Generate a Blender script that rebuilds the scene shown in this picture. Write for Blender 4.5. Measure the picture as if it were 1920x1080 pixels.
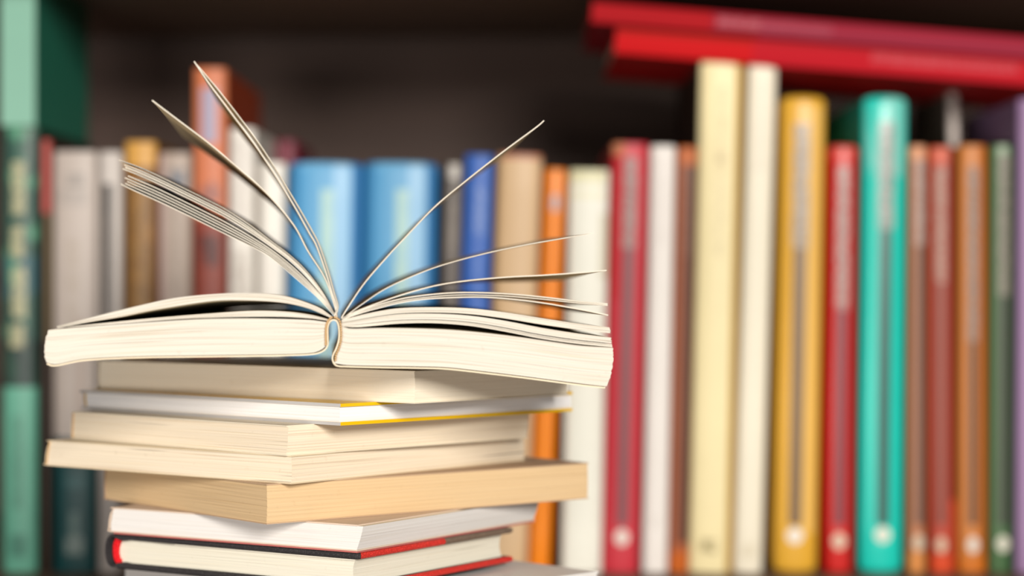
import bpy, bmesh, math, random
from mathutils import Vector, Matrix
random.seed(7)
for o in list(bpy.data.objects): bpy.data.objects.remove(o)
S = bpy.context.scene
C = S.collection

# ------------------------------------------------------------------ camera, light, exposure
F = 4080.0            # focal length in pixels of a 1920 px wide frame
CH = 0.1573           # camera height above the shelf board
cam = bpy.data.cameras.new('camera'); co = bpy.data.objects.new('camera', cam); C.objects.link(co)
co.location = (0, 0, CH); co.rotation_euler = (math.pi/2, 0, 0)
cam.sensor_width = 36; cam.lens = 36*F/1920; cam.clip_start = 0.05
cam.dof.use_dof = True; cam.dof.focus_distance = 0.805; cam.dof.aperture_fstop = 4.4
cam.dof.aperture_blades = 0
S.camera = co

w = bpy.data.worlds.new('world'); S.world = w; w.use_nodes = True
bg = w.node_tree.nodes['Background']; bg.inputs[0].default_value = (1.0, 0.95, 0.9, 1); bg.inputs[1].default_value = 0.09

def area(name, loc, target, size, power, col):
    l = bpy.data.lights.new(name, 'AREA'); l.shape = 'RECTANGLE'; l.size = size[0]; l.size_y = size[1]
    l.energy = power; l.color = col
    o = bpy.data.objects.new(name, l); C.objects.link(o); o.location = loc
    o.rotation_euler = (Vector(target)-Vector(loc)).to_track_quat('-Z', 'Y').to_euler()
    return o
area('window_light', (0.62, -2.0, CH+0.72), (0.05, 1.1, 0.12), (0.75, 0.6), 124, (1.0, 0.955, 0.89))
area('fill_light', (-0.42, -0.4, CH-0.12), (0, 0.9, 0.08), (0.45, 0.3), 9, (1.0, 0.95, 0.9))  # unseen fill lamp, added to brighten the left faces of the stack

S.view_settings.view_transform = 'Standard'; S.view_settings.look = 'None'
S.view_settings.gamma = 1; S.view_settings.use_curve_mapping = False
S.view_settings.exposure = 0.0

# ------------------------------------------------------------------ helpers
def lin(h):
    h = h.lstrip('#'); r = [int(h[i:i+2], 16)/255 for i in (0, 2, 4)]
    return tuple(c/12.92 if c <= .04045 else ((c+.055)/1.055)**2.4 for c in r) + (1,)
AL = 0.86            # albedo per displayed brightness
def alb(h, k=1.0):
    c = lin(h); return tuple(min(.93, x*AL*k) for x in c[:3]) + (1,)

class NT:
    def __init__(s, name, rough=.6, spec=.3):
        s.m = bpy.data.materials.new(name); s.m.use_nodes = True
        s.t = s.m.node_tree; s.b = s.t.nodes['Principled BSDF']
        s.b.inputs['Roughness'].default_value = rough
        s.b.inputs['Specular IOR Level'].default_value = spec
    def n(s, kind, **kw):
        x = s.t.nodes.new(kind)
        for k, v in kw.items(): setattr(x, k, v)
        return x
    def put(s, sock, v):
        if isinstance(v, bpy.types.NodeSocket): s.t.links.new(v, sock)
        else: sock.default_value = v
    def math(s, op, a, b=0.0):
        x = s.n('ShaderNodeMath', operation=op); s.put(x.inputs[0], a); s.put(x.inputs[1], b); return x.outputs[0]
    def mix(s, f, a, b):
        x = s.n('ShaderNodeMix', data_type='RGBA'); s.put(x.inputs[0], f); s.put(x.inputs[6], a); s.put(x.inputs[7], b)
        return x.outputs[2]
    def ramp(s, f, lo, hi):
        x = s.n('ShaderNodeMapRange', interpolation_type='SMOOTHSTEP'); s.put(x.inputs[0], f)
        x.inputs[1].default_value = lo; x.inputs[2].default_value = hi; return x.outputs[0]
    def uv(s):
        x = s.n('ShaderNodeUVMap'); x.uv_map = 'UVMap'
        y = s.n('ShaderNodeSeparateXYZ'); s.t.links.new(x.outputs[0], y.inputs[0]); s.u, s.v = y.outputs[0], y.outputs[1]
        return x.outputs[0]
    def noise(s, vec, sx, sy, scale=1, detail=2, off=0.0, sz=1):
        mp = s.n('ShaderNodeMapping'); s.t.links.new(vec, mp.inputs[0])
        mp.inputs['Scale'].default_value = (sx, sy, sz); mp.inputs['Location'].default_value = (off, off*1.7, 0)
        x = s.n('ShaderNodeTexNoise'); x.inputs['Scale'].default_value = scale; x.inputs['Detail'].default_value = detail
        s.t.links.new(mp.outputs[0], x.inputs[0]); return x.outputs[0]
    def color(s, c): s.put(s.b.inputs['Base Color'], c)
    def bump(s, h, dist, strength=1.0):
        x = s.n('ShaderNodeBump'); x.inputs['Distance'].default_value = dist; x.inputs['Strength'].default_value = strength
        s.t.links.new(h, x.inputs['Height']); s.t.links.new(x.outputs[0], s.b.inputs['Normal'])

def plain(name, h, rough=.6, spec=.3, k=1.0, var=.08):
    m = NT(name, rough, spec); tc = m.n('ShaderNodeTexCoord').outputs['Object']
    f = m.noise(tc, 1, 1, 60, 4, sz=1)
    c = alb(h, k); d = tuple(x*(1-var*2) for x in c[:3])+(1,)
    m.color(m.mix(f, c, d)); return m.m

def page_edge(name, h, dark='8a6a48', lines=.5, gaps=.35, scale=1.0, off=0.0, k=1.0):
    """cut edge of a block of leaves: fine streaks running along the leaves; UV is in metres"""
    m = NT(name, .75, .15); uv = m.uv()
    fine = m.noise(uv, 14, 2600*scale, 1, 3, off)
    mid = m.noise(uv, 9, 900*scale, 1, 2, off+3)
    rare = m.noise(uv, 11, 650*scale, 1, 1, off+9)
    spots = m.noise(uv, 300, 300, 1, 3, off+5)
    base = alb(h, k); dk = alb(dark, k)
    warm = tuple(a*b for a, b in zip(base[:3], (.92, .86, .74)))+(1,)
    c = m.mix(m.math('MULTIPLY', m.ramp(fine, .45, .75), lines), base, warm)
    c = m.mix(m.math('MULTIPLY', m.ramp(mid, .58, .74), lines*.55), c, dk)
    c = m.mix(m.math('MULTIPLY', m.ramp(rare, .70, .76), gaps), c, alb('4a3420'))
    c = m.mix(m.math('MULTIPLY', m.ramp(spots, .62, .8), .12), c, dk)
    m.color(c)
    m.bump(m.math('ADD', fine, m.math('MULTIPLY', mid, 1.5)), .00012, .7)
    return m.m

def spine_mat(name, h, marks=(), rough=.45, spec=.35, grain=.06, k=1.0):
    """book cloth or card; marks = (u0,u1,v0,v1,colour,strength,noise_u,noise_v) in spine fractions"""
    m = NT(name, rough, spec); uv = m.uv()
    c0 = alb(h, k); f = m.noise(uv, 6, 40, 1, 4)
    c = m.mix(f, c0, tuple(x*(1-grain*2) for x in c0[:3])+(1,))
    for i, mk in enumerate(marks):
        u0, u1, v0, v1, col, st, nu, nv = mk
        a = m.math('MULTIPLY', m.math('GREATER_THAN', m.u, u0), m.math('LESS_THAN', m.u, u1))
        b = m.math('MULTIPLY', m.math('GREATER_THAN', m.v, v0), m.math('LESS_THAN', m.v, v1))
        fac = m.math('MULTIPLY', m.math('MULTIPLY', a, b), st)
        if nu: fac = m.math('MULTIPLY', fac, m.ramp(m.noise(uv, nu, nv, 1, 2, i*3.3+1), .34, .5))
        c = m.mix(fac, c, alb(col, k))
    m.color(c); return m.m

def round_mark(u, v, ru, rv, col): return ('round', u, v, ru, rv, col)

def mesh_obj(name, verts, faces, mats, parent=None, uvs=None, fmat=None, smooth=False, loc=None):
    me = bpy.data.meshes.new(name); me.from_pydata([tuple(v) for v in verts], [], faces)
    for m in (mats if isinstance(mats, (list, tuple)) else [mats]): me.materials.append(m)
    if uvs is not None:
        l = me.uv_layers.new(name='UVMap')
        for p in me.polygons:
            for li in p.loop_indices:
                l.data[li].uv = uvs[me.loops[li].vertex_index]
    if fmat is not None:
        for p in me.polygons: p.material_index = fmat[p.index]
    bm = bmesh.new(); bm.from_mesh(me); bmesh.ops.recalc_face_normals(bm, faces=bm.faces); bm.to_mesh(me); bm.free()
    if smooth:
        for p in me.polygons: p.use_smooth = True
    o = bpy.data.objects.new(name, me); C.objects.link(o)
    if parent: o.parent = parent
    if loc: o.location = loc
    return o

def thing(name, label, cat, loc, rz=0, ry=0, group=None):
    o = bpy.data.objects.new(name, None); C.objects.link(o); o.empty_display_size = .02
    o.location = loc; o.rotation_euler = (0, ry, rz); o['label'] = label; o['category'] = cat
    if group: o['group'] = group
    return o

def resample(pts, n):
    """smooth Catmull-Rom curve through pts, n+1 points equally spaced by length"""
    P = [Vector(p) for p in pts]
    if len(P) == 2: return [P[0].lerp(P[1], i/n) for i in range(n+1)]
    Q = [2*P[0]-P[1]] + P + [2*P[-1]-P[-2]]; out = []
    for i in range(1, len(Q)-2):
        a, b, c, d = Q[i-1:i+3]
        for k in range(16):
            t = k/16
            out.append(.5*((2*b)+(c-a)*t+(2*a-5*b+4*c-d)*t*t+(3*b-a-3*c+d)*t**3))
    out.append(P[-1])
    L = [0]
    for i in range(1, len(out)): L.append(L[-1]+(out[i]-out[i-1]).length)
    res = []; j = 0
    for i in range(n+1):
        s = L[-1]*i/n
        while j < len(L)-2 and L[j+1] < s: j += 1
        seg = L[j+1]-L[j]
        res.append(out[j].lerp(out[j+1], (s-L[j])/seg if seg > 1e-12 else 0))
    return res

def block(name, bottom, top, depth, mat, parent, n=40, m=None, y0=0.0, jit=.00018, lbow=0.0, rbow=0.0, seed=0, uoff=0.0, lift=None):
    """a block of leaves between two profile curves in XZ, running back along Y"""
    rnd = random.Random(seed)
    B, T = resample(bottom, n), resample(top, n)
    th = max((T[n//2]-B[n//2]).length, (T[n//4]-B[n//4]).length)
    if m is None: m = max(2, min(26, int(th/.0005)))
    verts, uvs = [], []
    rowj = [rnd.uniform(0, 1)*jit for _ in range(m+1)]
    ph = [rnd.uniform(0, 6.3) for _ in range(m+1)]
    ej = [rnd.uniform(-1, 1)*jit*.4 for _ in range(m+1)]
    for side in (0, 1):
        for j in range(m+1):
            t = j/m; bow = 4*t*(1-t)
            for i in range(n+1):
                p = B[i].lerp(T[i], t); s = i/n
                x = p[0] + (-lbow*bow+ej[j])*max(0, 1-s*12) + (rbow*bow+ej[j])*max(0, 1-(1-s)*12)
                y = y0 + (depth if side else rowj[j]*(.6+.4*math.sin(ph[j]+s*9)))
                verts.append((x, y, p[1] + (lift(s)*(1-.5*t) if side and lift else 0))); uvs.append((s*.13+uoff + (.4 if side else 0), t*th+seed*.01))
    W = n+1; N = W*(m+1); faces = []
    for j in range(m):
        for i in range(n):
            a = j*W+i
            faces += [(a, a+1, a+W+1, a+W), (N+a, N+a+W, N+a+W+1, N+a+1)]
    nside = len(faces)
    for i in range(n):
        faces.append((i, N+i, N+i+1, i+1)); a = m*W+i; faces.append((a, a+1, N+a+1, N+a))
    nflat = len(faces)
    # the two ends get vertices of their own so their streaks run back along the depth
    for i, u in ((0, .0), (n, .9)):
        st = len(verts)
        for side in (0, 1):
            for j in range(m+1):
                verts.append(verts[side*N+j*W+i]); uvs.append((u+side*depth, j/m*th+.003+seed*.01))
        for j in range(m): faces.append((st+j, st+j+1, st+m+1+j+1, st+m+1+j))
    fm = [1 if nside <= i < nflat else 0 for i in range(len(faces))]
    o = mesh_obj(name, verts, faces, [mat, M_flat], parent, uvs, fm)
    return o

def sheet(name, path, t, depth, mats, parent, n=60, y0=0.0, lift=0.0, endfade=0.0, caps=None, ny=6, lift_pow=2, smooth=True, liftf=None, foldend=False):
    """a thin leaf or card following a path in XZ, running back along Y; lift raises its far free end"""
    P = resample(path, n); verts, uvs = [], []
    for k in range(ny+1):
        y = depth*k/ny
        for s in (-1, 1):
            for i in range(n+1):
                a = P[max(0, i-1)]; b = P[min(n, i+1)]; d = (b-a).normalized(); nr = Vector((-d[1], d[0]))
                q = P[i]+nr*(s*t/2*(1-endfade*(i/n)**3))
                z = q[1]+lift*(k/ny)**1.3*(i/n)**lift_pow+(liftf(q[0])*k/ny if liftf else 0)
                verts.append((q[0], y0+y, z)); uvs.append((i/n*.13, k/ny*depth+s*t))
    W = n+1; R = 2*W; faces = []; fm = []
    for k in range(ny):
        for i in range(n):
            a = k*R+i; b = a+R
            faces.append((a, a+1, b+1, b)); fm.append(0)
            faces.append((a+W, b+W, b+W+1, a+W+1)); fm.append(0)
        a = k*R; faces.append((a, a+R, a+R+W, a+W)); fm.append(0 if foldend else 1)
        a = k*R+n; faces.append((a, a+W, a+R+W, a+R)); fm.append(0 if foldend else 1)
    for i in range(n):
        faces.append((i, i+W, i+W+1, i+1)); fm.append(1)
        a = ny*R+i; faces.append((a, a+1, a+W+1, a+W)); fm.append(1)
    if not isinstance(mats, (list, tuple)) or len(mats) == 1: fm = None
    o = mesh_obj(name, verts, faces, mats, parent, uvs, fm)
    return o

def boxm(name, x0, x1, y0, y1, z0, z1, mat, parent=None, bev=0):
    v = [(x, y, z) for x in (x0, x1) for y in (y0, y1) for z in (z0, z1)]
    f = [(0, 1, 3, 2), (4, 6, 7, 5), (0, 4, 5, 1), (2, 3, 7, 6), (0, 2, 6, 4), (1, 5, 7, 3)]
    uvs = [((p[0]), (p[2])) for p in v]
    o = mesh_obj(name, v, f, mat, parent, uvs)
    if bev:
        b = o.modifiers.new('bevel', 'BEVEL'); b.width = bev; b.segments = 3
    return o

# ------------------------------------------------------------------ the bookcase
def wood(name, h, rough=.5, k=1.0):
    m = NT(name, rough, .3); tc = m.n('ShaderNodeTexCoord').outputs['Object']
    g = m.noise(tc, 3, 60, 1, 5, sz=60); c = alb(h, k)
    m.color(m.mix(m.ramp(g, .3, .7), c, tuple(x*.72 for x in c[:3])+(1,))); return m.m
M_back = wood('dark brown bookcase back', '584238', .6)
M_shelf = wood('brown shelf wood', '7b6252', .55)
bc = thing('bookcase', 'dark brown wooden bookcase holding the upright books', 'bookcase', (0, 1.3, -.02))
boxm('shelf_board', -.75, .75, -.75, .22, 0.0, .02, M_shelf, bc, .001)
boxm('shelf_board', -.75, .75, -.165, .22, .352, .372, M_shelf, bc, .001)
boxm('back_panel', -.75, .75, .221, .231, -.02, .44, M_back, bc)
boxm('side_panel', -.775, -.751, -.17, .23, -.02, .44, M_shelf, bc)
boxm('side_panel', .751, .775, -.17, .23, -.02, .44, M_shelf, bc)

# ------------------------------------------------------------------ closed books of the stack
def wz(y, D): return CH-(y-540)/F*D
def frame(xc, xl, xr, D, th):
    th = math.radians(th); k = lambda p: (p-960)/F
    px = k(xc)*D
    W = (px-k(xl)*D)/(math.cos(th)+k(xl)*math.sin(th))
    L = (k(xr)*D-px)/(math.sin(th)-k(xr)*math.cos(th))
    return px, th, W, L

def book_shell(W, L, T, t, slant, over, tip=0.0, rnd=.35):
    """profile of a paperback cover: bottom, spine, top"""
    s = slant
    pts = [(over, t/2), (-W*.5, t/2), (-W+.004, t/2), (-W+.0012, t/2+.0004), (-W+t/2, T*.16), (-W+t/2+s*.5-.0004, T*.5),
           (-W+t/2+s*.9, T*.86), (-W+.0014+s, T-t/2-.0003), (-W+.004+s, T-t/2), (-W*.5, T-t/2), (over, T-t/2)]
    return pts

def closed_book(name, label, xc, xl, xr, ytop, ybot, th, D=.8, edge=None, cover=None, cover_cut=None, t=.0005,
                slant=0.0, rs=0.0, over=0.0, seed=0, jit=.00018, glue=None, lower=None):
    px, a, W, L = frame(xc, xl, xr, D, th)
    z0, z1 = wz(ybot, D), wz(ytop, D); T = z1-z0
    o = thing(name, label, 'book', (px, D, z0), -a, group='books stacked under the open book')
    e = .0006
    bot = [(-W+t+e, t), (-W*.6, t), (-W*.3, t), (-e, t)]
    top = [(-W+t+e+slant, T-t), (-W*.6, T-t), (-W*.3, T-t), (-e+rs, T-t)]
    block('page_block', bot, top, L-.0006, edge, o, n=30, y0=.0003, seed=seed, jit=jit, lbow=.0004, rbow=.0003)
    if cover:
        sheet('cover', book_shell(W, L, T, t, slant, over), t, L, [cover, cover_cut or cover], o, n=90, ny=2, foldend=True)
        if lower: sheet('back_cover', [(-W+.003, -t/2), (-W/2, -t/2), (0, -t/2)], t*1.3, L, [lower], o, n=8, ny=1)
    if glue:
        # scalloped strip of dried glue and gauze at the back of the leaves
        vs, fs = [], []
        n = int(T/.0011)
        for i in range(n):
            zz = t+(i+.5)*(T-2*t)/n; xx = -W+t+.0004+slant*zz/T
            r = .00055
            k0 = len(vs)
            for q in range(8):
                an = q*math.pi/4
                vs += [(xx+r*math.cos(an)*.8, -.00015, zz+r*math.sin(an)*.75), (xx+r*math.cos(an)*.5, -.0004, zz+r*math.sin(an)*.45), (xx+r*math.cos(an)*.8, .002, zz+r*math.sin(an)*.75)]
            for q in range(8):
                b, c = k0+q*3, k0+((q+1) % 8)*3
                fs += [(b, c, c+1, b+1), (b, b+2, c+2, c)]
            fs.append([k0+q*3+1 for q in range(8)])
        mesh_obj('spine_glue', vs, fs, glue, o)
    print('BOOK', name, 'W %.3f L %.3f T %.3f' % (W, L, T))
    return o, W, L, T

M_flat = plain('flat side of a leaf', 'efe4cc', .7, .1, var=.03)
M_glue = plain('dried spine glue', 'dcb480', .7, .2, var=.15)
M_cream = page_edge('cream leaves', 'f3e6cb', lines=.35, gaps=.25, off=1)
M_smooth = page_edge('smooth cream leaves', 'f8ecd6', lines=.22, gaps=.06, off=2, dark='c8a878')
M_white = page_edge('white leaves', 'f3f1f0', dark='a8a4a8', lines=.3, gaps=.25, scale=.8, off=3)
M_ivory = page_edge('ivory leaves', 'efe0c8', dark='a07c58', lines=.6, gaps=.55, off=4)
M_tan = page_edge('aged tan leaves', 'dabc92', dark='9a744c', lines=.55, gaps=.12, scale=1.4, off=6)
M_white2 = page_edge('bright white leaves', 'f6f2ee', dark='b8a8a0', lines=.4, gaps=.2, off=7, k=.85)
M_pale = page_edge('pale ivory leaves', 'f4eedc', dark='a89878', lines=.35, gaps=.45, off=8, k=.85)
M_open = page_edge('open book leaves', 'f6eee0', dark='a4835e', lines=.8, gaps=.8, scale=1.1, off=11, k=.70)
M_fan_shaded = plain('leaf paper with painted shade', '94836a', .8, .1, var=.04)  # darker than the loose leaves: shade between fanned leaves put into the colour
M_cut = plain('cut edge of a leaf', 'f8eedc', .7, .1, k=.8, var=.05)
M_leaf = plain('loose leaf paper', 'f3ead8', .7, .1, var=.04)
_t = M_leaf.node_tree; _tr = _t.nodes.new('ShaderNodeBsdfTranslucent'); _tr.inputs[0].default_value = alb('f6e8cc'); _mx = _t.nodes.new('ShaderNodeMixShader')
_mx.inputs[0].default_value = .7
_t.links.new(_t.nodes['Principled BSDF'].outputs[0], _mx.inputs[1]); _t.links.new(_tr.outputs[0], _mx.inputs[2])
_t.links.new(_mx.outputs[0], _t.nodes['Material Output'].inputs[0])

c_cream = plain('cream card cover', 'f0e4cc', .6)
c_yellow = plain('yellow glossy cover', 'f0c010', .35, .5, var=.03)
c_greywhite = plain('cut edge of white card', 'c9c6c4', .6)
c_gold = plain('tan card cover', 'c9924a', .5)
c_blue = plain('pale blue grey cover', 'aab0c0', .5)
c_pink = plain('rose red card cover', 'c4706a', .5)
c_tanc = plain('dull tan cover', 'c8a888', .6)
c_offw = plain('off white cover', 'efe9e2', .5)
c_whitec = plain('white glossy cover', 'f4f1ec', .4)
c_rosebuff = plain('pinkish buff cover', 'e4cdb8', .6)
c_buff = plain('buff cover', 'e6d2b0', .6)

# bottom two books of the pile
closed_book('paperback_book', 'white book at the very bottom of the stack, mostly below the edge of the picture', 690, 235, 1122, 1128, 1238, 46, D=.79, edge=M_white2, cover=c_whitec, t=.0009, seed=31)
bk = closed_book('hardcover_book', 'cloth-bound hardcover with charcoal boards, red edges and a red headband in the stack', 672, 197, 962, 1037.5, 1110, 33, edge=M_pale, cover=None, seed=21, jit=.0003)[0]
# boards and rounded spine of the hardcover
for ch in list(bk.children): bpy.data.objects.remove(ch)
px, a_, W, L = frame(672, 197, 962, .8, 33); T = wz(1037.5, .8)-wz(1110, .8)
def cloth(name, h, rough=.75):
    m = NT(name, rough, .25); uv = m.n('ShaderNodeTexCoord').outputs['Object']
    c = alb(h); f = m.noise(uv, 1, 1, 1800, 2, sz=1)
    m.color(m.mix(m.ramp(f, .45, .75), c, tuple(min(1, x*1.9+.01) for x in c[:3])+(1,))); m.bump(f, .0001, .8); return m.m
M_black = cloth('charcoal book cloth', '2e2b2c'); M_red = cloth('red book cloth', 'c03028', .55); M_dkgrey = cloth('brown grey cloth', '6b5a4c')
bt = .0025
def board(zc, red=1):
    n = 8; vs, fs, fm = [], [], []
    prof = []       # rounded edge section: y,z offsets around the board, extruded in x
    r = bt/2
    ring = lambda inset: None
    xs = [-W+.006, -W+.012, -.12*W, -r*1.2, -r*.5, 0]
    # build as rounded slab by rings in Z
    rings = []
    for q in range(9):
        an = -math.pi/2+math.pi*q/8; rings.append((zc+r*math.sin(an), r*(1-math.cos(an))))
    ysplit = L*.54
    for z, ins in rings:
        cor = .0016
        x0, x1, y0, y1 = -W+.006, 0-ins, 0+ins, L-ins
        loop = [(x0, y0)]
        loop += [(x1-cor, y0), (x1-cor*.3, y0+cor*.3), (x1, y0+cor)]
        loop += [(x1, ysplit), (x1, ysplit+.0005), (x1, y1), (x0, y1)]
        for p in loop: vs.append((p[0], p[1], z))
    K = 8
    for q in range(8):
        for i in range(K):
            j = (i+1) % K
            fs.append((q*K+i, q*K+j, (q+1)*K+j, (q+1)*K+i)); fm.append({3: 1, 4: 2, 5: 2}.get(i, 0) if red == 1 else {3: 1, 4: 1, 5: 1}.get(i, 0))
    fs.append(tuple(range(K))); fm.append(0); fs.append(tuple(8*K+i for i in range(K))); fm.append(0)
    mesh_obj('cover_board', vs, fs, [M_black, M_red, M_dkgrey], bk, None, fm, smooth=False)
def board2(zc, full):
    return board(zc)
board(T-bt/2); board(bt/2, 2)
def arc(w, z0, z1, bulge, n=12):
    return [(-w - bulge*math.sin(math.pi*i/n)**.75, z0+(z1-z0)*(.5-.5*math.cos(math.pi*i/n))) for i in range(n+1)]
sp = [(-W+.016, bt*.55), (-W+.010, bt*.9), (-W+.0065, bt*.7)] + arc(W-.0045, bt*.4, T-bt*.4, .0040) + [(-W+.0065, T-bt*.7), (-W+.010, T-bt*.9), (-W+.016, T-bt*.55)]
sheet('spine_cover', sp, .0010, L, [M_black, M_black], bk, n=80, ny=2)
hb = arc(W-.0072, bt*1.1, T-bt*1.0, .0026)
M_band = cloth('red headband thread', 'd01820', .5)
sheet('headband', hb, .0022, .004, [M_band], bk, n=40, ny=1, y0=.0008)
block('page_block', [(-W+.0075, bt), (-W*.5, bt), (-.003, bt)], [(-W+.0078, T-bt), (-W*.5, T-bt), (-.003, T-bt)], L-.006, M_pale, bk, n=30, y0=.0022, seed=22, lbow=.0018, rbow=-.0012, jit=.0002)
M_end = plain('white endpaper', 'f2ead8', .6)
sheet('endpaper', [(-W*.72, T-bt-.0003), (-W*.4, T-bt-.0003), (-.0028, T-bt-.0003)], .0004, L-.006, [M_end], bk, n=10, ny=1, y0=.0014)

closed_book('paperback_book', 'white-paged paperback with a thin rose red cover between the tan and charcoal books', 670, 203, 1003, 984, 1034, 32, edge=M_white2, cover=c_rosebuff, t=.0005, slant=.0016, rs=.0030, seed=5, over=.0, jit=.0001, lower=c_pink)
closed_book('paperback_book', 'thick aged book with tan brown page edges in the stack', 500, 196, 1104, 908, 983.5, 51, edge=M_tan, cover=c_tanc, t=.0004, seed=6, jit=.0002)
closed_book('paperback_book', 'ivory paperback sticking out furthest left directly on top of the tan book', 547, 84, 985, 855, 908, 38, edge=M_ivory, cover=c_buff, t=.0004, slant=.0022, seed=7, glue=M_glue, jit=.00025)
closed_book('paperback_book', 'ivory paperback with glued spine directly beneath the yellow-edged book', 537, 133, 990, 798, 855, 43, edge=M_ivory, cover=c_cream, t=.0004, slant=.0008, rs=.0012, seed=8, glue=M_glue, jit=.00025)
closed_book('paperback_book', 'white-paged book with a bright yellow glossy cover edge in the stack', 637, 157, 1072, 757, 798, 43, edge=M_white, cover=c_yellow, cover_cut=c_greywhite, t=.0012, slant=-.0005, seed=9, over=.0004, jit=.0003)
closed_book('paperback_book', 'thick cream book directly beneath the open book', 778, 184, 1066, 695.5, 757, 40, edge=M_smooth, cover=c_cream, t=.0004, slant=.0002, seed=10, jit=.00012)

# ------------------------------------------------------------------ the open book
D0 = .775; ang = math.radians(4.6)
O = Vector(((628-960)/F*D0, D0, 0)); XA = Vector((math.cos(ang), math.sin(ang), 0)); YA = Vector((-math.sin(ang), math.cos(ang), 0))
zb = wz(688, D0)
ob = thing('open_book', 'open cream-paged book with fanned leaves lying on top of the stack', 'book', (O.x, O.y, zb), ang)
def P(px, py):
    r = Vector(((px-960)/F, 1, -(py-540)/F)); t = O.dot(YA)/r.dot(YA); q = r*t-O
    return (q.dot(XA), r.z*t+CH-zb)
def PL(*pts): return [P(*p) for p in pts]
DEP = .155
# left half
block('page_block', PL((86,679),(105,683),(160,673),(260,668),(393,666),(527,664),(580,662),(600,657),(611,648)),
      PL((91,619),(120,616),(227,608),(330,601),(393,598),(460,597),(527,598),(580,600),(612,604)), DEP, M_open, ob, n=60, seed=1, lbow=.0009, rbow=.0002, jit=.0004)
block('page_block', PL((127,614),(227,607),(330,599),(393,596),(460,594),(527,594),(580,597),(614,601.5)),
      PL((130,612),(210,604),(293,596),(393,588),(477,583),(540,585),(585,591),(616,599)), DEP-.001, M_open, ob, n=50, seed=2, m=8, jit=.0004, y0=.0004)
block('page_block', PL((108,615),(160,605),(227,594),(293,580.5),(393,565),(460,563),(527,567),(577,578),(619,596)),
      PL((106,611.5),(193,589),(260,573),(327,559),(393,552),(460,549),(527,553),(593,574),(621,592.5)), DEP-.002, M_open, ob, n=50, seed=3, m=10, jit=.0005, y0=.0002, lift=lambda s: -.0042*math.sin(math.pi*s)**.7)
# the raised fan of leaves
topL = [(222,300),(274,319),(367,364),(441,403),(515,457),(560,493),(600,541),(627,588)]
botL = [(226,345),(233,349),(311,384),(407,431),(496,475),(535,505),(598,560),(626,591)]
rt, rb = resample([(a, b) for a, b in topL], 14), resample([(a, b) for a, b in botL], 14)
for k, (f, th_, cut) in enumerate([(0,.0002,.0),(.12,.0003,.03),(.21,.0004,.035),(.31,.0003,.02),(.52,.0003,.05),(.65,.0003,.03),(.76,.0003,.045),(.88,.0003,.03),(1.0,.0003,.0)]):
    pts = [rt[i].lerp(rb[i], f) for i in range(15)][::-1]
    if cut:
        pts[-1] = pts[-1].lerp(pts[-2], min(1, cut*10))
    sheet('page', PL(*[(p[0], p[1]) for p in pts]), th_, DEP-.002*random.random(), [M_fan_shaded, M_cut], ob, n=50, lift=.0035, ny=5, lift_pow=1.2)
leaves = [
 ([(626,591),(632,593),(622,555),(607,517),(577,470),(550,421),(500,362),(447,315),(391,268),(330,222),(285,188)], .00042, -.002),
 ([(628,591),(631,575),(623,550),(610,507),(593,460),(580,437),(545,375),(493,293),(460,247),(427,203),(393,158),(364,115)], .00042, -.001),
 ([(630,591),(634,575),(627,550),(615,507),(599,460),(586,434),(552,375),(500,290),(466,242),(432,197),(400,157),(369,121)], .0003, .001),
 ([(640,596),(659,566),(685,529),(722,486),(759,446),(815,388),(870,342),(944,284),(1005,239),(1020,226)], .0004, -.001),
 ([(640,597),(644,596),(678,571),(722,542),(778,516),(833,496),(907,476),(981,460),(1055,447),(1111,437)], .0003, .0015),
 ([(641,597),(663,586),(704,570),(759,551),(815,536),(870,527),(944,520),(1018,516),(1092,511),(1137,507)], .0004, -.003),
 ([(641,598),(667,586),(704,573),(759,559),(815,551.5),(870,548.5),(944,550.5),(1018,557),(1092,566),(1139,570)], .0004, .0),
 ([(642,598),(667,588),(704,576),(759,563),(815,556),(870,553),(944,555),(1018,561),(1092,569),(1139,572.5)], .0003, -.0005),
 ([(643,599),(667,590),(704,579),(759,566),(815,559.5),(889,557),(944,559.5),(1018,568),(1092,581),(1140,591)], .0004, .0005),
]
for pts, th_, lf in leaves:
    sheet('page', PL(*pts), th_, DEP, [M_leaf, M_cut], ob, n=70, lift=lf, ny=8)
# right half
up_top = [(640,601),(663,595),(697,587),(747,579),(813,577),(880,579),(947,586.5),(1013,597),(1080,607),(1143,615)]
up_bot = [(640,611),(660,613),(697,610.5),(747,606),(813,605),(880,610),(947,621),(1013,634),(1080,643.5),(1148,650)]
u1, u2 = resample(up_top, 20), resample(up_bot, 20)
def mid(f, g): return [tuple(u1[i].lerp(u2[i], f+(g-f)*(i/20)**1.5)) for i in range(21)]
block('page_block', PL(*mid(.33,.28)), PL(*mid(.02,.02)), DEP, M_open, ob, n=50, m=6, seed=11, jit=.0005, lift=lambda s: .0*s-.002*math.sin(math.pi*s))
block('page_block', PL(*mid(.78,.82)), PL(*mid(.36,.52)), DEP, M_open, ob, n=50, m=8, seed=12, jit=.0005, lift=lambda s: .001*s-.002*math.sin(math.pi*s))
for f, g, th_ in ((0,-.0,.00028),(.855,.885,.0003),(.93,.95,.0003),(1.0,1.0,.0003)):
    pts = mid(f, g)
    sheet('page', PL(*pts), th_, DEP, [M_leaf, M_cut], ob, n=50, ny=3)
block('page_block', PL((627,681),(653,684.5),(713,686),(780,687),(840,689),(913,697),(980,705),(1080,718),(1131,724),(1138,724)),
      PL((639.5,610),(657,616),(713,615),(780,616),(847,619),(913,625),(980,633),(1080,647),(1135,651),(1149,652)), DEP, M_open, ob, n=70, seed=13, lbow=-.0004, rbow=.0009, jit=.0004, lift=lambda s: .0112*math.sin(math.pi/2*s))
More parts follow.
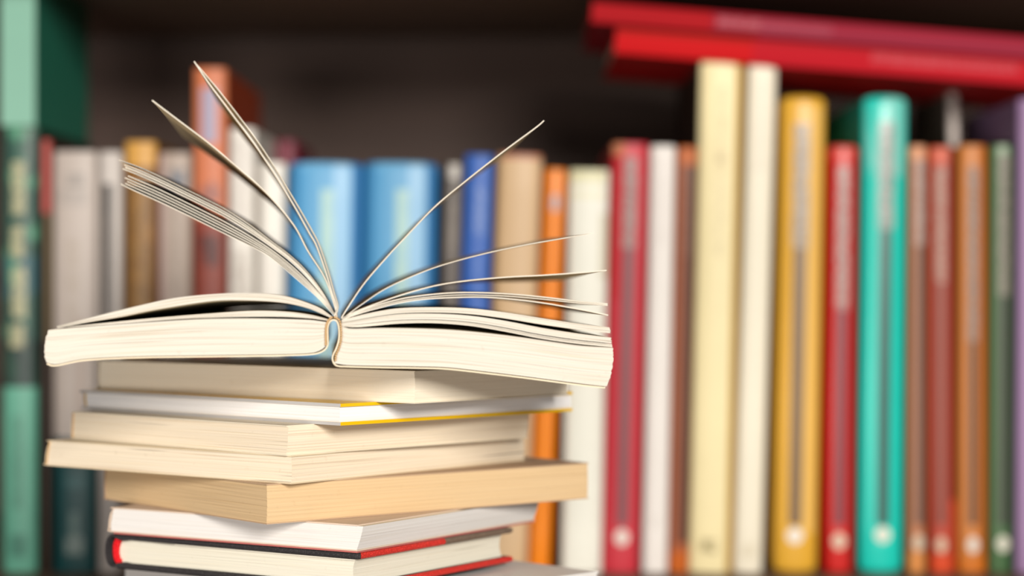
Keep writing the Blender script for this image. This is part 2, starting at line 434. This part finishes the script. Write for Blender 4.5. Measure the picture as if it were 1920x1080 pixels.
# cover card and the raised hollow spine
c_open = plain('open book cover card', 'e9d8ba', .6)
sheet('cover', PL((88,682),(105,685.5),(160,675.5),(260,670.5),(393,668.5),(527,666.5),(582,664.5),(604,659),(614,648),(614.5,632),(614.5,615),(618,604),(625,599.5),(632,603),(635.5,616),(635.5,635),(631,652),(624.5,666),(624,676),(631,685.5),(653,687.5),(713,689),(780,690),(840,692),(913,700),(980,708),(1080,721),(1134,727)), .0005, DEP+.001, [c_open], ob, n=320, y0=-.0004, ny=3, liftf=lambda x: .0112*math.sin(math.pi/2*min(1, max(0, x)/.1)))
vs, fs = [], []
def beads(path, n, r):
    for p in resample(path, n):
        k0 = len(vs); x, z = P(p[0], p[1])
        for y in (-.0009, -.0012, .002):
            rr = r*(.6 if y == -.0012 else 1)
            for q in range(8):
                vs.append((x+rr*math.cos(q*math.pi/4), y, z+rr*math.sin(q*math.pi/4)*.8))
        for q in range(8):
            j = (q+1) % 8
            fs.append((k0+q, k0+j, k0+8+j, k0+8+q)); fs.append((k0+q, k0+16+q, k0+16+j, k0+j))
        fs.append([k0+8+q for q in range(8)])
beads([(611,646),(611,632),(611.5,614),(615,602),(622,595)], 15, .00048)
beads([(628,595),(636,600),(639,614),(639.5,635),(636,651),(630,665),(629,675)], 20, .00048)
mesh_obj('spine_glue', vs, fs, M_glue, ob)

# ------------------------------------------------------------------ upright books on the shelf
DS = 1.2; YB = 1075.0; K = DS/F
ROW = []
def shelf_book(name, label, x0, x1, yt, lean=0.0, mat=None, depth=.16, bulge=.0012, cr=.0008, D=DS, pages='e8dcc4', group=None, side=None, z0=0.0, yb=YB):
    """x0,x1: left and right edge of the spine at its top; lean: sideways travel per height"""
    k = D/F; H = (yb-yt)*k; Wd = (x1-x0)*k; ct = .0016
    if D != DS: H = CH+(540-yt)*k - z0; yb = yt+H/k
    xb = (x0+x1)/2-lean*(yb-yt)
    o = thing(name, label, 'book', ((xb-960)*k, D, z0), 0, math.atan(lean), group or 'upright books on the shelf')
    h = Wd/2
    n = 12; outer = [(-h, depth)] + [(-h, .004+bulge)]
    outer += [(-h*math.cos(math.pi*i/n), .003-(.003+bulge*0)*math.sin(math.pi*i/n)**.6 + bulge*(1-math.sin(math.pi*i/n))) for i in range(n+1)]
    outer += [(h, .004+bulge), (h, depth)]
    ROW.append((label, o.location.x-h, o.location.x+h, lean, H, D))
    hi = h-ct
    inner = [(-hi, depth), (-hi, .006+bulge)] + [(-hi*math.cos(math.pi*i/n), .0065+bulge-.003*math.sin(math.pi*i/n)) for i in range(n+1)] + [(hi, .006+bulge), (hi, depth)]
    cr = min(cr, h*.5)
    lv = [(0, cr), (cr*.3, cr*.3), (cr, 0)] + [(H*j/10, 0) for j in range(1, 10)] + [(H-cr, 0), (H-cr*.3, cr*.3), (H, cr)]
    vs, uvs, fs, fm = [], [], [], []
    N = len(outer)
    for z, ins in lv:
        s = (h-ins)/h
        for x, y in outer: vs.append((x*s, y+ins*.5*(y < depth), z)); uvs.append(((x+h)/Wd, z/H))
        for x, y in inner: vs.append((min(x, h*s-.0003) if x > 0 else max(x, -h*s+.0003), y+ins*.5*(y < depth), z)); uvs.append((.02, z/H))
    R = 2*N
    for j in range(len(lv)-1):
        for i in range(N-1):
            a = j*R+i; fs.append((a, a+1, a+R+1, a+R)); fm.append(1 if (side and (i < 2 or i >= N-3)) else 0)
            a += N; fs.append((a, a+R, a+R+1, a+1)); fm.append(1 if side else 0)
        for e in (0, N-1):
            a = j*R+e; fs.append((a, a+R, a+R+N, a+N)); fm.append(1 if side else 0)
    for j in (0, len(lv)-1):
        for i in range(N-1):
            a = j*R+i; fs.append((a, a+N, a+N+1, a+1)); fm.append(0)
    ob_ = mesh_obj('cover', vs, fs, [mat, side] if side else mat, o, uvs, fm)
    for p in ob_.data.polygons:
        p.use_smooth = abs(p.normal.z) < .3 and p.normal.y < -.1
    m = PG[pages]
    block('page_block', [(-hi+.0003, .003), (hi-.0003, .003)], [(-hi+.0003, H-.003), (hi-.0003, H-.003)], depth-.004-.0095-bulge, m, o, n=2, m=2, y0=.0095+bulge, jit=0)
    return o
PG = {'e8dcc4': plain('shelf book pages', 'e8dcc4', .8, .1), 'w': plain('white shelf book pages', 'efeae4', .8, .1)}
def v_(y, yt, yb=YB): return (yb-y)/(yb-yt)
def M(*a, **k): return spine_mat(*a, **k)

def striped(name, h, yt, su, stripe, title, blob, ttop, tbot, bv=1008, extra=(), k=1.0, tstr=.85, **kw):
    """right-hand series: title letters, a long dark rule and a pale emblem near the foot"""
    yb = YB; a, b = su
    c = (a+b)/2; hw = (b-a)/2
    stripe = ''.join('%02x' % int(int(stripe[i:i+2], 16)*.84) for i in (0, 2, 4))
    title = ''.join('%02x' % int(int(title[i:i+2], 16)*.92) for i in (0, 2, 4))
    mk = list(extra)+[(a-.01, b+.01, v_(985, yt), v_(tbot, yt), stripe, .9, 0, 0),
          (a+.0, b-.0, v_(tbot, yt), v_(ttop, yt), stripe, .8, 0, 0),
          (a-.06, b+.06, v_(tbot, yt), v_(ttop, yt), title, tstr, 9, 75)]
    m = spine_mat(name, h, mk, k=k, **kw)
    # rounded emblem
    t = NTwrap(m); col = t.b.inputs['Base Color'].links[0].from_socket
    du = t.math('DIVIDE', t.math('SUBTRACT', t.u, c), hw*1.35); dv = t.math('DIVIDE', t.math('SUBTRACT', t.v, v_(bv, yt)), .017*895/(YB-yt))
    r = t.math('ADD', t.math('MULTIPLY', du, du), t.math('MULTIPLY', dv, dv))
    t.color(t.mix(t.math('LESS_THAN', r, 1.0), col, alb(blob)))
    return m
class NTwrap(NT):
    def __init__(s, m):
        s.m = m; s.t = m.node_tree; s.b = s.t.nodes['Principled BSDF']
        for n in s.t.nodes:
            if n.type == 'SEPXYZ': s.u, s.v = n.outputs[0], n.outputs[1]

sb = shelf_book
# --- left end of the row
yt = 237
mA = M('patterned green spine', '5c9c7c', [
  (0,1,v_(1075,yt),v_(726,yt),'64a890',1,0,0), (0,1,v_(726,yt),v_(237,yt),'2e4c44',.95,2.2,9), (0,1,v_(560,yt),v_(480,yt),'2c5a66',.7,3,12),
  (0,1,v_(726,yt),v_(640,yt),'22312e',.85,0,0), (.5,1,v_(330,yt),v_(237,yt),'5a6660',.6,2,7),
  (.3,.66,v_(402,yt),v_(303,yt),'b8b28c',.9,14,90), (.28,.62,v_(485,yt),v_(424,yt),'b8b28c',.9,14,90), (.3,.7,v_(595,yt),v_(500,yt),'b8b28c',.9,14,90), (.25,.65,v_(652,yt),v_(610,yt),'b8b28c',.9,14,90),
  (.3,.6,v_(955,yt),v_(780,yt),'4a806c',.7,12,60), (.22,.72,v_(1045,yt),v_(1003,yt),'3f7564',.8,0,0)])
c_dkgreen = plain('dark green cover side', '1c3a2e', .5)
sb('hardcover_book', 'tall green patterned book with beige lettering and turquoise foot, leftmost on the shelf', 3, 68, yt, 0, mA, side=c_dkgreen, cr=.001)
m = M('pale turquoise card', '8cc4ac', [(0,1,.75,1,'7ab49c',.5,0,0)], k=.84)
m2 = plain('deep green card', '2e8a70', .5, k=1.0)
tealH = .105
o = thing('slipcase', 'pale turquoise slipcase with deep green side standing on the patterned green book', 'box', ((33-960)*K, DS, (YB-yt)*K+.0002), group=None)
# closed case: card walls round a visible spine front
w2 = (68-3)/2*K
def case(parent):
    boxm('spine_panel', -w2, w2, 0, .002, 0, .098, m, parent, .0006)
    boxm('side_panel', w2-.0015, w2, .002, .150, 0, .098, m2, parent)
    boxm('side_panel', -w2, -w2+.0015, .002, .150, 0, .098, m2, parent)
    boxm('bottom_panel', -w2+.0015, w2-.0015, .002, .150, 0, .0015, m2, parent)
    boxm('top_panel', -w2+.0015, w2-.0015, .002, .150, .0965, .098, m2, parent)
case(o)
sb('paperback_book', 'thin dark book with a red upper spine beside the patterned green book', 76, 94, 262, 0, M('red and brown spine', '3c2c22', [(0,1,v_(400,262),1,'b4544c',1,0,0), (.6,1,v_(640,262),v_(400,262),'8a7850',.6,0,0)]), cr=.0005)
yt = 283
sb('paperback_book', 'wide pale grey book with a dark teal band at the foot of its spine', 98, 180, yt, 0, M('pale grey spine with teal foot', 'd0c2b8', k=.82, marks=[
  (.3,.75,v_(350,yt),v_(325,yt),'9c948e',.7,4,60),(.15,.85,v_(385,yt),v_(355,yt),'a8a09a',.5,5,50),(.35,.6,v_(640,yt),v_(450,yt),'b4a490',.45,6,30),(.55,.72,v_(800,yt),v_(600,yt),'a07c60',.4,0,0),
  (0,1,0,v_(822,yt),'064a4c',1,0,0), (.3,.75,v_(915,yt),v_(895,yt),'3a7272',.7,10,40), (.4,.6,v_(1005,yt),v_(960,yt),'6f8c86',.8,0,0), (.3,.7,v_(1040,yt),v_(1005,yt),'8fa09a',.9,6,40)]))
yt = 284
sb('paperback_book', 'light grey book with a narrow black panel down its spine', 183, 228, yt, 0, M('light grey spine', 'dcd2ca', k=.82, marks=[(.2,.62,v_(800,yt),v_(345,yt),'2c2622',.95,0,0),(.28,.55,v_(700,yt),v_(400,yt),'6a5e56',.6,9,60)]))
yt = 265
sb('hardcover_book', 'brown and gold book with a bright golden top to its spine', 233, 292, yt, 0, M('brown gold spine', '8a5c22', [(0,1,v_(312,yt),1,'cf9a48',1,0,0),(.1,.9,v_(1000,yt),v_(330,yt),'5a3812',.8,3,22),(.2,.8,v_(980,yt),v_(340,yt),'a0783a',.55,8,44)]))
yt = 286
sb('paperback_book', 'grey-pink book with a small dark blue mark near the top of its spine', 296, 358, yt, 0, M('grey pink spine', 'a8978a', [(0,.2,0,1,'b89c98',.8,0,0),(.35,.85,v_(352,yt),v_(318,yt),'4c5866',.85,5,40),(.35,.75,v_(900,yt),v_(380,yt),'8a7c70',.5,6,30)], k=1.1))
yt = 127
mo = plain('deep rust cover side', 'a8401c', .5)
sb('hardcover_book', 'tall orange-brown book with a lilac panel, standing higher than its neighbours', 362, 424, yt, .001, M('orange brown spine', 'd07850', [
  (.24,.72,v_(268,yt),v_(165,yt),'a09ab0',.95,0,0),(.2,.8,v_(380,yt),v_(340,yt),'7c5a5c',.75,5,30),(0,1,v_(560,yt),v_(410,yt),'7c2c22',.9,0,0),(.2,.8,v_(500,yt),v_(440,yt),'3c2020',.8,4,24),(0,1,0,v_(560,yt),'9a3a26',.8,0,0)]), side=mo, depth=.165)
yt = 240
sb('hardcover_book', 'white book leaning beside the tall orange-brown book', 429, 478, yt, .005, M('white spine', 'ece6dc', [(.2,.8,v_(420,yt),v_(260,yt),'c8c0b8',.6,5,30),(.2,.8,v_(600,yt),v_(470,yt),'a89c90',.6,6,30)]), pages='w')
yt = 305
sb('hardcover_book', 'short white book directly left of the first blue volume', 484, 535, yt, .0125, M('white plain spine', 'f2eee4', [(.0,.2,0,1,'c4b4a8',.6,0,0),(.3,.7,v_(640,yt),v_(440,yt),'ddd4ca',.5,6,30)]), pages='w', depth=.10)
sb('paperback_book', 'small dark crimson book pushed back behind the short white book', 514, 556, 263, 0, M('dark crimson spine', '7a1c34'), D=1.31, depth=.11)
# --- two blue volumes
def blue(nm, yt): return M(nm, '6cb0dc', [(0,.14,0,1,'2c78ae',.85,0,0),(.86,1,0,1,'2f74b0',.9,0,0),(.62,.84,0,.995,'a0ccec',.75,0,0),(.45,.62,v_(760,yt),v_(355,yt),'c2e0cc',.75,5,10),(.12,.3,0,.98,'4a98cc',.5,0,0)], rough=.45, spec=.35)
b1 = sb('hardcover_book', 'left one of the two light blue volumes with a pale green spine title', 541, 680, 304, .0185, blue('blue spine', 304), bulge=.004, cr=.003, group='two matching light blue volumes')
b2 = b1.copy(); C.objects.link(b2)
for ch in b1.children:
    c2 = ch.copy(); C.objects.link(c2); c2.parent = b2
b2.location.x = b1.location.x + 140.6*K; b2['label'] = 'right one of the two light blue volumes, next to the dark grey book'
yt = 305
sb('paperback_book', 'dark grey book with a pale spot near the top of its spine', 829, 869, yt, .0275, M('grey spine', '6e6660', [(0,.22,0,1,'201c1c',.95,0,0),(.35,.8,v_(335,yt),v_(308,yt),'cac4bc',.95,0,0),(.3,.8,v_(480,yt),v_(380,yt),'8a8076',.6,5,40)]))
yt = 289
sb('paperback_book', 'royal blue book between the dark grey and tan books', 872, 926, yt, .030, M('royal blue spine', '3568c0', [(.4,.75,v_(440,yt),v_(350,yt),'7a94cc',.8,7,50),(.4,.7,v_(520,yt),v_(480,yt),'5a80c8',.6,7,50)]))
yt = 288
sb('hardcover_book', 'wide tan book with a reddish top edge left of the orange book', 933, 1017, yt, .037, M('tan spine', 'dcb98e', [(0,1,v_(298,yt),1,'b87058',.9,0,0),(0,.1,0,1,'b08858',.7,0,0)]), depth=.15)
yt = 316
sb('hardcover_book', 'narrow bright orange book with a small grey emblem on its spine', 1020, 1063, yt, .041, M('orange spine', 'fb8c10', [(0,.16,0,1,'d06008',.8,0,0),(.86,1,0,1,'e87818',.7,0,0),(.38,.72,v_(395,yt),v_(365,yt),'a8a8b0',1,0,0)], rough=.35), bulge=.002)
yt = 318
sb('hardcover_book', 'wide cream white book standing directly right of the orange book', 1067, 1143, yt, .02, M('cream white spine', 'f8f6e8', [(0,.9,v_(345,yt),1,'e2dcae',.85,0,0),(.05,.9,v_(372,yt),v_(358,yt),'ece6c4',.8,0,0),(.8,1,v_(520,yt),v_(400,yt),'cfc4a4',.6,0,0)]), pages='w')
# --- right half
yt = 268
sb('hardcover_book', 'crimson book with grey title and pale emblem directly right of the cream white book', 1148, 1217, yt, .024, striped('crimson spine', 'd03442', yt, (.38,.66), '7c5258', 'b0948e', 'e8dcd2', 296, 465, 1008, extra=[(0,.3,v_(560,yt),v_(290,yt),'c42226',.6,0,0),(.0,.35,.97,1,'c88860',.8,0,0)]), bulge=.002)
yt = 273
sb('paperback_book', 'white slim book between the crimson and the rust brown books', 1220, 1268, yt, .020, M('white slim spine', 'f6efe8', [(.3,.6,v_(460,yt),v_(290,yt),'dcd2cc',.6,9,60),(.3,.6,v_(990,yt),v_(970,yt),'d8d0c8',.6,9,60)]), pages='w')
yt = 275
sb('paperback_book', 'slim rust brown book with a dark spine panel left of the tall pale yellow book', 1270, 1308, yt, .021, M('rust brown spine', 'ac5a30', [(.38,1,v_(1018,yt),v_(310,yt),'5a301c',.95,0,0),(.4,.95,v_(480,yt),v_(310,yt),'745040',.6,6,50),(.1,1,v_(310,yt),1,'c46420',.8,0,0),(.0,1,0,v_(1035,yt),'c8600c',.9,0,0)]), depth=.14)
yt = 113
sb('hardcover_book', 'tall pale yellow book with a gold strip along its right edge, under the red books', 1314, 1397, yt, .0235, M('pale yellow spine', 'f6e6b2', [(.83,1,0,1,'b88c30',.95,0,0),(.42,.6,v_(330,yt),v_(160,yt),'cdb884',.6,8,60),(.4,.6,v_(305,yt),v_(285,yt),'bda878',.7,0,0),(.42,.62,v_(480,yt),v_(335,yt),'d4c496',.55,8,60),(.25,.62,v_(1038,yt),v_(1012,yt),'8c7c50',.8,9,60)]), depth=.17, side=plain('dark brown cover side', '2e2218', .7))
yt = 119
sb('paperback_book', 'tall cream white book right of the pale yellow one, under the red books', 1403, 1458, yt, .0295, M('cream spine', 'f4ebd4', [(.3,.7,v_(320,yt),v_(150,yt),'e2d6c2',.6,7,50),(.3,.7,v_(1045,yt),v_(1020,yt),'cfc2a4',.6,8,60)]), depth=.17)
yt = 180
sb('hardcover_book', 'tall mustard yellow book with rounded top corners and a grey title', 1467, 1550, yt, .0185, striped('mustard spine', 'e6ae38', yt, (.33,.6), '6b5242', 'b4a696', 'ece4d8', 232, 465, 1005, extra=[(.6,.9,v_(1000,yt),v_(200,yt),'ecc070',.6,0,0)], rough=.35), bulge=.003, cr=.0038)
yt = 273
sb('hardcover_book', 'bright red book between the mustard yellow and the turquoise books', 1554, 1612, yt, .0125, striped('bright red spine', 'd02420', yt, (.34,.66), '76404a', 'bca49a', 'd8c4ac', 312, 580, 1015, extra=[(.0,.2,0,v_(300,yt),'b80c08',.7,0,0),(.8,1,0,.98,'a02020',.7,0,0),(.1,.9,v_(300,yt),1,'d85c50',.6,0,0)], rough=.35), bulge=.003, cr=.002)
yt = 180
sb('hardcover_book', 'tall turquoise book with rounded top corners, grey title and pale emblem', 1620, 1703, yt, .0105, striped('turquoise spine', '1cccba', yt, (.40,.66), '3c4440', 'a8a69e', 'e0e0d0', 228, 430, 1003, extra=[(.08,.92,v_(330,yt),1,'84ccc0',.7,2,6)], rough=.3), bulge=.003, cr=.0038)
yt = 273
sb('paperback_book', 'slim salmon brown book directly right of the tall turquoise one', 1705, 1739, yt, .003, striped('salmon brown spine', 'be7850', yt, (.35,.85), '7a6054', 'bca69c', 'cbb8a0', 300, 460, 1018, extra=[(0,1,v_(300,yt),1,'dc9c74',.8,0,0),(0,1,0,v_(1035,yt),'dc9048',.8,0,0)], grain=.1), depth=.14, cr=.001)
yt = 275
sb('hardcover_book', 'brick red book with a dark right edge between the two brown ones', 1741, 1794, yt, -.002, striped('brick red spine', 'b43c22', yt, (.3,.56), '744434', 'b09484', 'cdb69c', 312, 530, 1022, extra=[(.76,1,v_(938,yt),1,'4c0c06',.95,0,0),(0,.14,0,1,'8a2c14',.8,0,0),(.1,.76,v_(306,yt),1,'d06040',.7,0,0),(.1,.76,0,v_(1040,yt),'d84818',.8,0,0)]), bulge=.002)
yt = 272
sb('hardcover_book', 'orange brown book with a dark spine rule left of the dark green one', 1798, 1853, yt, .001, striped('orange brown spine', 'c87a34', yt, (.36,.64), '3a281a', '94847a', 'd8d2c8', 312, 640, 1022, extra=[(.75,1,0,1,'a8540c',.8,0,0),(0,1,0,v_(1045,yt),'cc6c10',.7,0,0)]), bulge=.002, depth=.058)
yt = 272
sb('hardcover_book', 'dark green book with grey title and pale emblem beside the purple one', 1858, 1904, yt, .003, striped('dark green spine', '3c6038', yt, (.36,.74), '403a36', '948a7e', 'd4d0c0', 290, 555, 1020, extra=[(.1,.4,0,1,'5a7a50',.6,0,0),(.3,.7,v_(296,yt),1,'a8b8a0',.7,0,0),(.84,1,0,1,'26401e',.8,0,0)]), bulge=.002)
sb('hardcover_book', 'purple book at the right edge of the picture, taller than the green one', 1911, 1965, 185, .006, M('purple spine', 'a080a8', []), bulge=.002, depth=.15)
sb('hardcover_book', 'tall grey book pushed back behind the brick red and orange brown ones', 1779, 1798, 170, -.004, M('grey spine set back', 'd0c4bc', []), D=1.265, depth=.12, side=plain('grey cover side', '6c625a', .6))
# grey book's top must carry the red books
# --- the two red books lying across the tops
def lying(label, xl, yl, xr, yr, T, D, hexcol, marks, k=1.0, depth=.15):
    """xl,yl: left end of the lower spine edge; the spine runs down to the right"""
    kk = D/F; L = math.hypot(xr-xl, yr-yl)*kk; a = math.atan2(yr-yl, xr-xl)
    o = thing('paperback_book', label, 'book', ((xl-960)*kk, D, CH+(540-yl)*kk), 0, a, 'red books lying across the tall ones')
    m = spine_mat(hexcol+' lying spine', hexcol, marks, k=k*.86, rough=.7, spec=.15)
    ct = .0008; n = 6; e = .001
    prof = [(depth, 0)] + [(.0012*(1-math.sin(math.pi*i/n)), T*i/n) for i in range(n+1)] + [(depth, T)]
    inn = [(depth, ct)] + [(.0022, ct+(T-2*ct)*i/n) for i in range(n+1)] + [(depth, T-ct)]
    vs, uvs, fs = [], [], []; N = len(prof)
    for x in (0, L):
        for y, z in prof: vs.append((x, y, z)); uvs.append((x/L, z/T))
        for y, z in inn: vs.append((x, y, z)); uvs.append((x/L, .02))
    R = 2*N
    for i in range(N-1):
        fs += [(i, R+i, R+i+1, i+1), (N+i, N+i+1, R+N+i+1, R+N+i), (i, i+1, N+i+1, N+i), (R+i, R+N+i, R+N+i+1, R+i+1)]
    for i in (0, N-1): fs.append((i, N+i, R+N+i, R+i))
    mesh_obj('cover', vs, fs, m, o, uvs)
    block('page_block', [(.002, ct), (L-.002, ct)], [(.002, T-ct), (L-.002, T-ct)], depth-.006, PG['e8dcc4'], o, n=2, m=2, y0=.0035, jit=0)
    return o
lying('lower of the two red books lying flat across the tall upright books', 1152, 99, 2010, 167, .0142, 1.195, 'd80c14',
      [(.56,.88,.4,.78,'e08890',.5,90,6),(0,1,.8,1,'8a2014',.7,0,0),(.3,1,.0,1,'b8142c',.5,0,0)])
lying('upper darker red book lying on top of the other flat red one', 1108, 41, 2010, 115, .0112, 1.195, 'a8182c',
      [(.26,.50,.3,.75,'c0808c',.5,80,5),(0,.25,0,1,'b80c14',.8,0,0),(.35,1,.0,.8,'9c3048',.6,0,0)])
